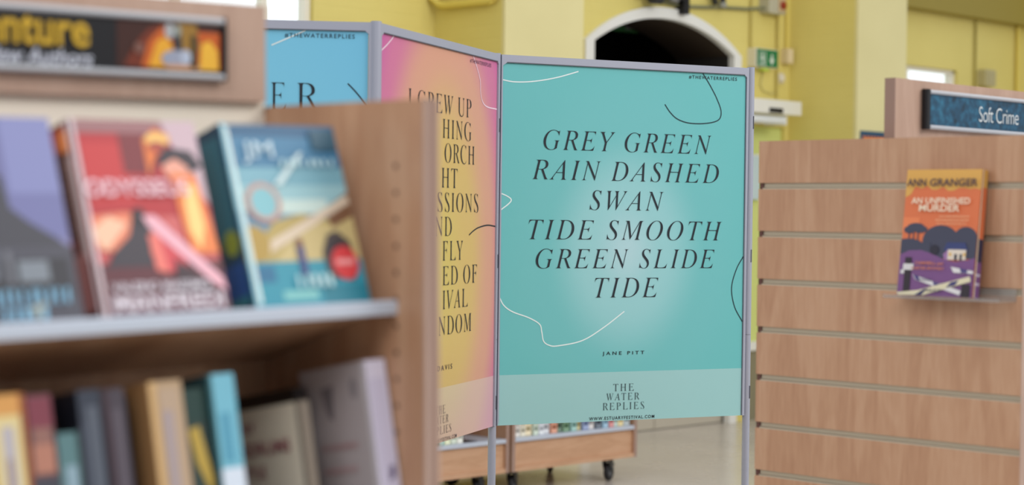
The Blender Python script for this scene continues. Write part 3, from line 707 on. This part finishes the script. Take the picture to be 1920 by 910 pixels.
# red one
W, Hh, T = 0.163, 0.221, 0.051
bk = book('red and orange fantasy hardback with white lettering, faced out between the purple and blue books', face_out(-.403, .060, W, LEAN), W, Hh, T, (190, 60, 62), (60, 28, 28), GU)
Pr = [((176, 44, 52), R(0, .5, 1, 1)), ((190, 54, 58), R(.06, .56, .42, .88)), ((120, 44, 52), R(.36, .72, .62, 1)), ((150, 104, 108), R(.0, .93, 1, 1)), ((196, 170, 180), [(.86, .7), (1, .55), (1, 1), (.72, 1)]),
      ((222, 120, 60), [(.55, .90), (.66, .96), (.78, .92), (.62, .8), (.55, .7)]), ((236, 190, 110), ell(.67, .90, .10, .035, 14)), ((166, 70, 56), ell(.66, .86, .08, .03, 14)), ((48, 40, 52), [(.62, .78), (.72, .86), (.92, .84), (1, .76), (.92, .73), (.74, .74)]), ((230, 160, 140), [(.66, .76), (.78, .80), (.88, .75), (.84, .70), (.70, .70)]),
      ((234, 130, 70), [(.72, .72), (.92, .72), (.97, .5), (1, .3), (.78, .3), (.74, .5)]), ((248, 206, 130), [(.80, .66), (.90, .66), (.92, .44), (.86, .32), (.79, .42)]),
      ((226, 130, 100), [(0, .5), (.3, .52), (.5, .5), (.5, .3), (.3, .3), (0, .34)]), ((240, 190, 160), [(0, .42), (.16, .5), (.3, .46), (.1, .32)]), ((90, 40, 50), R(0, 0, 1, .26)),
      ((58, 52, 62), [(.08, .24), (.16, .32), (.30, .40), (.36, .52), (.44, .52), (.48, .44), (.44, .32), (.46, .24)]), ((40, 34, 44), ell(.40, .49, .06, .05, 12)), ((206, 70, 80), [(.48, .46), (.62, .42), (.72, .3), (.7, .2), (.5, .22)]), ((230, 120, 110), [(.44, .40), (.52, .40), (.56, .2), (.46, .22)]),
      ((232, 176, 190), [(.42, .50), (.52, .50), (.98, .17), (1, .10), (.9, .14), (.46, .44)]), ((60, 40, 50), [(.62, .28), (.9, .12), (1, .05), (.6, .1)]), ((216, 200, 206), R(0, 0, .028, 1)), ((110, 70, 84), R(.05, .005, .98, .1))]
art('cover_print', bk, COVER, scl(Pr, W, Hh))
lettering('cover_title', bk, COVER, [('ODYSSEUS', 'bold', .02 * W, .84 * W, .60 * Hh, .685 * Hh)], (240, 206, 216), 0.0045)
lettering('author_lettering', bk, COVER, [('VALERIO MASSIMO', 'bold', .08 * W, .86 * W, .115 * Hh, .16 * Hh), ('MANFREDI', 'bold', .08 * W, .95 * W, .015 * Hh, .10 * Hh)], (222, 214, 224), 0.0045)
art('spine_print', bk, spine_fr(T), scl([((70, 26, 26), R(0, 0, 1, 1)), ((150, 52, 36), R(.1, .86, .9, .98)), ((222, 130, 60), ell(.75, .9, .2, .06, 12)), ((62, 24, 26), R(.05, .4, .6, .8)), ((176, 150, 148), R(.74, .3, .92, .82)), ((128, 54, 52), R(.1, .36, .55, .42)), ((150, 96, 96), R(.1, .05, .8, .34)), ((212, 196, 200), R(.9, 0, 1, 1))], T, Hh))
lettering('spine_lettering', bk, frame((-0.0004, 0, 0), Z3, Y3, -X3), [('ODYSSEUS', 'thin', .40 * Hh, .80 * Hh, .32 * T, .5 * T)], (150, 110, 106), 0.003)
# purple one
W, Hh, T = 0.160, 0.221, 0.04
bk = book('purple grey hardback with pale blue lettering, faced out and cut off by the picture edge', face_out(-.587, .060, W, LEAN), W, Hh, T, (116, 114, 164), (60, 60, 78), GU)
Pp = [((110, 112, 160), R(0, .4, 1, 1)), ((126, 130, 178), R(.62, .62, 1, 1)), ((104, 104, 150), R(.30, .7, .6, .95)), ((62, 62, 72), [(.1, .4), (.1, .7), (.3, .78), (.48, .76), (.58, .70), (.60, .55), (.72, .48), (.9, .4), (1, .34), (1, .2), (.1, .2)]), ((70, 70, 82), R(0, 0, 1, .36)), ((46, 46, 54), R(.2, .12, .95, .30)),
      ((150, 156, 166), ell(.40, .58, .05, .03, 12)), ((120, 128, 138), R(.58, .19, .80, .29)), ((96, 100, 112), R(.3, .20, .34, .36)), ((96, 100, 112), R(.40, .20, .45, .36)), ((110, 112, 122), R(.5, .18, .54, .34)), ((170, 162, 140), [(.6, .06), (.74, .10), (.72, .02), (.64, .01)])]
art('cover_print', bk, COVER, scl(Pp, W, Hh))
strokes('author_marks', bk, COVER, [(.05 * W, .93 * W, .075 * Hh, .15 * Hh, 14), (.40 * W, .74 * W, .0 * Hh, .06 * Hh, 5)], (126, 182, 214), 0.0045, 8)

# books standing spine out on the sloping lower shelf
def spine_out(xr, y, z=1.0625, lean=0.19):
    """right-hand edge of the spine at xr; spine faces out of the shelf"""
    return ML @ Matrix.Translation((KX + xr, y, z - math.tan(.19) * (y - 0.018) + 0.0005)) @ Matrix.Rotation(-lean, 4, 'X') @ Matrix.Rotation(math.pi / 2, 4, 'Z')
GL = 'books standing on the near lower shelf'
low = [ # label, right edge, thickness, height, y, colours of cover and spine, spine picture
  ('cream spined book with brown edges, leftmost of the near lower shelf', -.494, .042, .217, .030, (120, 66, 40), (206, 180, 124), [((214, 196, 142), R(.1, 0, .85, .92)), ((176, 170, 176), R(.3, .2, .65, .85)), ((206, 150, 84), R(.08, .9, .9, 1)), ((150, 84, 44), R(.86, 0, 1, 1)), ((150, 120, 100), R(.4, .3, .5, .7))]),
  ('dull red spined book, second from the left on the near lower shelf', -.462, .031, .214, .030, (74, 58, 64), (104, 74, 78), [((122, 58, 72), R(.05, .84, .95, .99)), ((172, 118, 100), R(.1, .62, .9, .76)), ((140, 100, 92), R(.15, .76, .85, .84)), ((66, 66, 76), R(0, .3, 1, .6)), ((150, 146, 120), R(.2, .0, .6, .36))]),
  ('short teal spined book between the dull red and slate books', -.434, .027, .172, .030, (42, 62, 62), (104, 132, 138), [((86, 120, 124), R(0, .7, 1, 1)), ((136, 160, 174), R(.25, .1, .75, .8)), ((40, 56, 54), R(.85, 0, 1, 1))]),
  ('slate blue spined book in the middle of the near lower shelf', -.403, .030, .214, .028, (24, 26, 34), (66, 72, 86), [((50, 56, 70), R(0, .85, 1, 1)), ((84, 90, 102), R(.3, .1, .75, .92)), ((30, 32, 42), R(.86, 0, 1, 1)), ((120, 138, 172), R(.35, .0, .6, .3))]),
  ('dark plum spined book right of the slate blue book', -.3735, .0285, .213, .030, (36, 24, 30), (66, 58, 68), [((84, 76, 86), R(.3, .1, .8, .9)), ((56, 34, 44), R(0, 0, .25, 1)), ((104, 108, 124), R(.4, .05, .7, .45))]),
  ('black spined book set back beside the tan book', -.348, .022, .205, .062, (22, 18, 18), (26, 20, 20), [((44, 28, 22), R(.3, .2, .7, .9))]),
  ('thick tan spined book on the near lower shelf', -.302, .044, .216, .026, (150, 112, 74), (178, 150, 118), [((196, 160, 112), R(0, 0, .22, 1)), ((176, 152, 130), R(.25, .3, .85, .96)), ((196, 168, 104), R(.5, .0, 1, .34)), ((160, 146, 150), R(.35, .45, .6, .85))]),
  ('dark green and yellow spined book right of the tan book', -.2695, .0315, .205, .030, (30, 46, 44), (44, 60, 56), [((28, 56, 52), R(0, .82, 1, 1)), ((176, 148, 66), [(.1, .78), (.55, .8), (.95, .5), (.8, .42), (.3, .6)]), ((64, 58, 70), R(.2, .25, .8, .45)), ((120, 70, 90), R(.3, .0, .9, .2))]),
  ('light blue spined book with a white foot on the near lower shelf', -.234, .0345, .218, .024, (30, 60, 66), (118, 176, 192), [((112, 176, 196), R(.12, .5, 1, 1)), ((206, 216, 230), R(.12, 0, 1, .52)), ((40, 86, 92), R(0, 0, .12, 1)), ((84, 150, 176), R(.3, .55, .7, .8))]),
]
for lab, xr, T, Hh, y, cv, sp, pic in low:
    b = book(lab, spine_out(xr, y), 0.15, Hh, T, cv, sp, GL)
    art('spine_print', b, spine_fr(T), scl(pic, T, Hh))
b = book('cream book with dark red title, its side turned to view on the lower shelf', spine_out(-.108, .052), 0.128, 0.180, 0.014, (206, 194, 172), (120, 108, 96), GL, back=(212, 200, 180))
BK = lambda W, T: frame((W, T + 0.0, 0), -X3, Z3, Y3)              # left-hand side of a book standing spine out
art('cover_print', b, BK(.128, .014), scl([((216, 204, 184), R(0, 0, 1, 1)), ((150, 64, 70), ell(.62, .20, .12, .12, 12)), ((58, 44, 56), ell(.56, .36, .06, .05, 12)), ((70, 56, 62), R(.50, .2, .62, .34)), ((120, 112, 100), R(.2, .12, .45, .16)), ((130, 120, 110), R(.94, 0, 1, 1))], .128, .18))
lettering('cover_title', b, BK(.128, .014), [('RY', 'bold', .018, .042, .151, .163), ('NDRUMS', 'bold', .004, .104, .124, .139), ('STYLE', 'bold', .004, .052, .097, .111)], (142, 74, 84), 0.003)
b = book('thin dark book shape standing in for shadow between the cream and grey books', spine_out(-.050, .125), 0.13, 0.200, 0.020, (34, 30, 30), (40, 34, 34), GL)  # added dark block, its colour stands for the shadow between its neighbours
b = book('grey hardback with a white spine standing against the bookcase end panel', spine_out(-.0035, .030), 0.125, 0.219, 0.032, (176, 168, 172), (214, 208, 226), GL, back=(170, 160, 160))
art('cover_print', b, BK(.125, .032), scl([((168, 158, 160), R(0, 0, 1, 1)), ((132, 126, 130), ell(.80, .86, .05, .06, 12)), ((196, 190, 196), R(.95, 0, 1, 1)), ((120, 112, 116), [(.3, .88), (.5, .9), (.45, .7), (.38, .72)])], .125, .219))
strokes('blurb_marks', b, BK(.125, .032), [(.030, .100, .118, .124, 16), (.030, .096, .090, .096, 15), (.032, .102, .062, .068, 16), (.030, .090, .040, .046, 14)], (172, 118, 120), 0.0014, 6)
art('spine_print', b, spine_fr(.032), scl([((218, 212, 230), R(0, 0, 1, 1)), ((206, 200, 222), R(.1, .2, .9, .9)), ((96, 84, 120), [(.5, .33), (.8, .35), (.85, .41), (.6, .42)]), ((206, 180, 206), R(.2, 0, .9, .22))], .032, .219))

# --- bookcase at the right: slatted end panel faces the camera, blue sign header behind it
MR = room_frame(Vector((0.51228, 3.89, 0)) - RB * UD)
u = thing('bookcase', 'beech bookcase at the right with a slatted end panel and a blue sign header', 'bookcase', MR)
TOP = 1.612
sl = MB().box(0.008, UT, 0, UD, 0.13, TOP, BEECH)
z = TOP; grooves = [1.5185 - 0.0995 * i for i in range(14)]
edges = [TOP] + [g_ for g_ in grooves if g_ > 0.2]
for i, zt in enumerate(edges):
    z1 = zt if i == 0 else zt - 0.0065
    z0 = (edges[i + 1] + 0.0065) if i + 1 < len(edges) else 0.13
    sl.box(0.0, 0.0081, 0, UD, z0, z1, BEECH)
po = sl.build('slatted_end_panel', u)
MB().box(-0.0004, UT, -0.002, 0.0, 0.13, TOP, EDGE).build('edge_band', po)
for zt in edges[1:]:
    q = MB().prism([(0.0005, zt - 0.0066), (0.0078, zt - 0.0066), (0.0078, zt + 0.0066), (0.006, zt + 0.0066), (0.0055, zt - 0.002), (0.001, zt - 0.0048)], 0.0, UD - 0.010, ALU_WARM)
    q.build('groove_insert', u)
    MB().box(0.003, 0.0078, UD - 0.010, UD - 0.0005, zt - 0.0062, zt + 0.0062, flat((96, 66, 60), 0.7)).build('groove_end', u)
end_panel(u, UL - UT, UL, TOP, 0)
MB().box(UT, UL - UT, 0.301, 0.311, 0.153, 1.59, CREAM_BOARD).build('back_panel', u)
MB().box(0.0365, UL - 0.006, 0.306, 0.330, 1.60, 1.7335, BEECH_PALE).box(0.0345, 0.0365, 0.306, 0.330, 1.60, 1.7335, EDGE_DARK).build('header_panel', u)
for zz in (1.35, 1.06, 0.70): lipped_shelf(u, zz, 0.03, 0.300, UT, UL - UT)
lipped_shelf(u, 0.304, 0.004, 0.300, UT, UL - UT)
base_with_casters(u)
s = sign_holder(u, 0.146, UL - 0.1, 1.6365, 1.7155, 0.306, -1)
mar = NT('blue_marbled_card', 0.4, 0.4)
mv = mar.coords((1, 1, 1)); mn = mar.n('ShaderNodeTexNoise'); mar.l(mv, mn.inputs['Vector']); mn.inputs['Scale'].default_value = 60; mn.inputs['Detail'].default_value = 6
mn2 = mar.n('ShaderNodeTexNoise'); mar.l(mv, mn2.inputs['Vector']); mn2.inputs['Scale'].default_value = 9
ma = mar.n('ShaderNodeMath', operation='MULTIPLY_ADD'); ma.inputs[1].default_value = 0.6; mar.l(mn.outputs[0], ma.inputs[0])
mb2 = mar.n('ShaderNodeMath', operation='MULTIPLY'); mb2.inputs[1].default_value = 0.5; mar.l(mn2.outputs[0], mb2.inputs[0]); mar.l(mb2.outputs[0], ma.inputs[2])
mar.l(mar.ramp(ma.outputs[0], [(0.40, (22, 44, 60)), (0.55, (30, 76, 104)), (0.72, (48, 116, 146))]), mar.b.inputs['Base Color'])
MB().box(0.146, UL - 0.1, 0.298, 0.305, 1.6445, 1.7075, mar.m).build('insert', s)
lettering('sign_title', s, frame((0, 0.298, 0), X3, Z3, -Y3), [('Soft Crime', 'thin', 0.338, 0.500, 1.6595, 1.6915)], (214, 220, 222), 0.0012)

# clear acrylic display shelf clipped in a groove, and the book on it
sh = thing('acrylic_shelf', 'clear acrylic display shelf clipped to the slatted wood panel under the orange book', 'display shelf', MR)
m = bpy.data.materials.new('clear_acrylic'); m.use_nodes = True; t = m.node_tree; t.nodes.clear()
o_ = t.nodes.new('ShaderNodeOutputMaterial'); mx = t.nodes.new('ShaderNodeMixShader'); mx.inputs[0].default_value = 0.16
tr = t.nodes.new('ShaderNodeBsdfTransparent'); tr.inputs[0].default_value = (0.88, 0.89, 0.9, 1); gl = t.nodes.new('ShaderNodeBsdfPrincipled'); gl.inputs['Base Color'].default_value = rgb((214, 206, 200)); gl.inputs['Roughness'].default_value = 0.1
t.links.new(tr.outputs[0], mx.inputs[1]); t.links.new(gl.outputs[0], mx.inputs[2]); t.links.new(mx.outputs[0], o_.inputs[0])
ACR = m
MB().box(-0.062, -0.001, 0.012, 0.262, 1.3015, 1.3045, ACR).build('tray', sh)
MB().box(-0.065, -0.062, 0.012, 0.262, 1.3015, 1.3085, ACR).build('front_lip', sh)
MB().box(-0.0035, -0.0005, 0.012, 0.262, 1.3045, 1.325, ACR).build('back_lip', sh)
W, Hh, T = 0.163, 0.243, 0.020
# stands on the tray facing -x, leaning back 7 degrees
MBK = MR @ Matrix.Translation((-0.052, 0.237, 1.3075)) @ Matrix.Rotation(math.radians(-90), 4, 'Z') @ Matrix.Rotation(math.radians(-7), 4, 'X')
bk = book('orange, navy and purple crime hardback with police tape cover, on the clear shelf', MBK, W, Hh, T, (212, 112, 60), (212, 112, 60))
def rag(y0, y1, n, seed):
    rnd = random.Random(seed)
    return [(1 - i / n, y0 + (y1 - y0) * rnd.random()) for i in range(n + 1)]
OR, YE, NV, PU = (212, 112, 70), (212, 162, 82), (62, 64, 84), (116, 76, 128)
G = [(OR, R(0, 0, 1, 1)), (YE, [(0, 1), (1, 1)] + rag(.83, .87, 14, 3)), (YE, [(0, .86), (.12, .86), (.08, .81), (.04, .79), (0, .78)]), ((224, 126, 80), R(.0, .50, .22, .62)),
     (NV, ell(.52, .44, .24, .12, 20)), (NV, ell(.85, .45, .16, .10, 20)), (NV, R(.3, .30, 1, .46)), (NV, ell(.18, .54, .12, .035, 14)), (NV, ell(.10, .52, .08, .03, 14)), (NV, ell(.24, .525, .10, .03, 14)), (NV, R(.09, .42, .105, .52)), (NV, R(.15, .42, .165, .52)), (NV, R(.21, .42, .225, .52)), (NV, ell(.1, .40, .2, .05, 14)), (NV, R(0, .3, .4, .42)),
     (PU, [(0, 0), (0, .32), (.12, .355), (.28, .36), (.42, .335), (.62, .285), (.75, .275), (.9, .29), (1, .31), (1, 0)]),
     ((38, 36, 52), ell(.46, .365, .06, .04, 12)), ((52, 62, 112), [(.58, .36), (.62, .425), (.86, .425), (.9, .365)]), ((216, 204, 190), R(.64, .29, .88, .37)), ((150, 110, 160), [(.58, .33), (.64, .37), (.64, .285), (.6, .29)]), ((40, 40, 60), R(.73, .285, .765, .335)), ((40, 40, 60), R(.80, .285, .83, .335)), ((218, 176, 90), R(.66, .32, .69, .345)), ((218, 176, 90), R(.845, .32, .875, .345)),
     ((44, 36, 46), R(.08, .02, .17, .30)), ((206, 204, 206), R(.06, .20, .20, .25)), ((206, 204, 206), R(.03, .17, .08, .20)), ((44, 36, 46), R(.86, 0, .97, .10)),
     ((214, 212, 214), [(.70, .235), (1, .205), (1, .185), (.74, .19)]), ((74, 66, 120), [(.82, .225), (.92, .213), (.92, .188), (.84, .19)]),
     ((214, 212, 214), [(.20, .165), (.24, .125), (.84, .015), (.86, .05)]), ((74, 66, 120), [(.21, .162), (.25, .125), (.31, .115), (.28, .155)]), ((74, 66, 120), [(.48, .115), (.50, .08), (.58, .066), (.57, .10)]),
     ((214, 206, 176), [(.03, .0), (.0, .02), (.30, .045), (.96, .165), (.98, .125), (.36, .005)]), ((60, 58, 96), [(.24, .0), (.34, .005), (.42, .06), (.36, .05)]), ((60, 58, 110), [(.66, .07), (.78, .092), (.82, .13), (.72, .115)])]
art('cover_print', bk, COVER, scl(G, W, Hh))
L_ = lambda q: [(tx, st, a * W, b * W, c * Hh, d_ * Hh) for tx, st, a, b, c, d_ in q]
lettering('author_lettering', bk, COVER, L_([('ANN', 'bold', .03, .29, .865, .925), ('GRANGER', 'bold', .34, .97, .865, .925)]), (58, 44, 66), 0.0062)
lettering('cover_title', bk, COVER, L_([('AN UNFINISHED', 'bold', .11, .89, .725, .775), ('MURDER', 'bold', .22, .76, .665, .720)]), (232, 214, 190), 0.0062)
strokes('tagline', bk, COVER, [(.50 * W, .92 * W, .62 * Hh, .632 * Hh, 20), (.47 * W, .92 * W, .59 * Hh, .602 * Hh, 22), (.50 * W, .90 * W, .562 * Hh, .572 * Hh, 18)], (226, 180, 140), 0.0062, 3)
lettering('series_lettering', bk, COVER, L_([('CAMPBELL and', 'bold', .23, .60, .245, .27), ('CARTER MYSTERY', 'bold', .18, .62, .205, .228)]), (196, 120, 92), 0.0062)
lettering('tape_lettering', bk, COVER, L_([('POLICE', 'bold', .38, .60, .035, .055), ('POLICE', 'bold', .30, .46, .118, .135)]), (70, 70, 96), 0.0068)
# jacket continues round the open side, with a painted glint down its front edge
art('jacket_edge', bk, frame((W + 0.0004, 0, 0), Y3, Z3, X3), scl([(YE, R(0, .86, 1, 1)), (OR, R(0, .46, 1, .86)), ((44, 44, 72), R(0, .28, 1, .46)), (PU, R(0, 0, 1, .28)), ((190, 180, 200), R(.1, .10, .9, .12)), ((190, 180, 200), R(.1, .17, .9, .19)), ((228, 206, 180), R(-.02, 0, .16, 1))], T, Hh))

# --- two low shelving trolleys behind the screen
MC = room_frame(Vector((0.7035, 10.279, 0)) - RA * UL)
def trolley(label, M):
    u = thing('book_trolley', label, 'book trolley', M)
    end_panel(u, 0, UT, 1.55); end_panel(u, UL - UT, UL, 1.55)
    MB().box(UT, UL - UT, 0.301, 0.311, 0.153, 1.55, BEECH).build('back_panel', u)
    lipped_shelf(u, 0.304, 0.002, 0.300, UT, UL - UT, 0.0, 0.02)
    for zz in (0.72, 1.12): lipped_shelf(u, zz, 0.02, 0.300, UT, UL - UT)
    base_with_casters(u)
    return u
trolley('beech book trolley on black casters behind the mint poster', MC)
MC2 = MC @ Matrix.Translation((-UL - 0.022, 0, 0))
trolley('beech book trolley on black casters behind the pink poster', MC2)
tones = [((214, 210, 204), 'white'), ((222, 214, 190), 'cream'), ((226, 206, 160), 'straw'), ((190, 208, 188), 'pale green'), ((216, 222, 232), 'bluish white'), ((202, 206, 214), 'pale grey'), ((206, 126, 92), 'orange'), ((52, 84, 62), 'dark green'), ((74, 120, 80), 'green'), ((120, 176, 168), 'turquoise'), ((180, 164, 96), 'mustard'), ((110, 130, 178), 'lavender blue'), ((208, 200, 196), 'off white'), ((52, 66, 82), 'navy'), ((120, 168, 198), 'sky blue'), ((198, 104, 104), 'red'), ((160, 186, 176), 'grey green'), ((214, 190, 120), 'yellow'), ((150, 166, 170), 'grey')]
ORD = ['first', 'second', 'third', 'fourth', 'fifth', 'sixth', 'seventh', 'eighth', 'ninth', 'tenth', 'eleventh', 'twelfth', 'thirteenth', 'fourteenth', 'fifteenth', 'sixteenth', 'seventeenth', 'eighteenth', 'nineteenth']
rnd = random.Random(4)
def trolley_book(M, x, T, Hh, y, c, lab, grp):
    m = M @ Matrix.Translation((x + T, y, 0.3045)) @ Matrix.Rotation(math.pi / 2, 4, 'Z')
    b = book(lab, m, 0.15, Hh, T, c, c, grp)
    k = [max(0, q - 70) for q in c]; l2 = [min(255, q + 30) for q in c]
    art('spine_print', b, spine_fr(T), scl([(l2, R(.1, .03, .9, .10)), (k, R(.2, .13, .8, .22)), (k, R(.35, .3, .65, .8))], T, Hh))
x = 0.045
for i, (c, nm) in enumerate(tones):
    c = tuple(int(q * .72 + 62) for q in c)
    T = rnd.uniform(0.034, 0.052)
    if x + T > UL - UT - 0.004: break
    trolley_book(MC, x, T, rnd.uniform(.185, .22), rnd.uniform(.018, .04), c, '%s spined book, %s from the left under the mint poster' % (nm, ORD[i]), 'books on the trolley behind the mint poster')
    x += T + 0.003
x = UL - 0.52
for i, (c, nm) in enumerate([((58, 92, 82), 'bottle green'), ((150, 190, 180), 'aqua'), ((216, 220, 186), 'lemon'), ((196, 206, 190), 'sage'), ((222, 222, 212), 'ivory')]):
    T = 0.04
    trolley_book(MC2, x, T, 0.2 + 0.01 * (i % 2), 0.025, c, '%s spined book, %s from the left on the trolley behind the pink poster' % (nm, ORD[i]), 'books on the trolley behind the pink poster')
    x += T + 0.003
be = thing('bookend', 'dark grey metal bookend beside the ivory book on the trolley behind the pink poster', 'bookend', MC2 @ Matrix.Translation((x + 0.004, 0.03, 0.3045)))
MB().box(0, 0.003, 0, 0.12, 0, 0.17, flat((72, 76, 84), 0.4, 0.4)).build('upright', be); MB().box(0.003, 0.1, 0, 0.12, 0, 0.002, flat((72, 76, 84), 0.4, 0.4)).build('foot_plate', be)
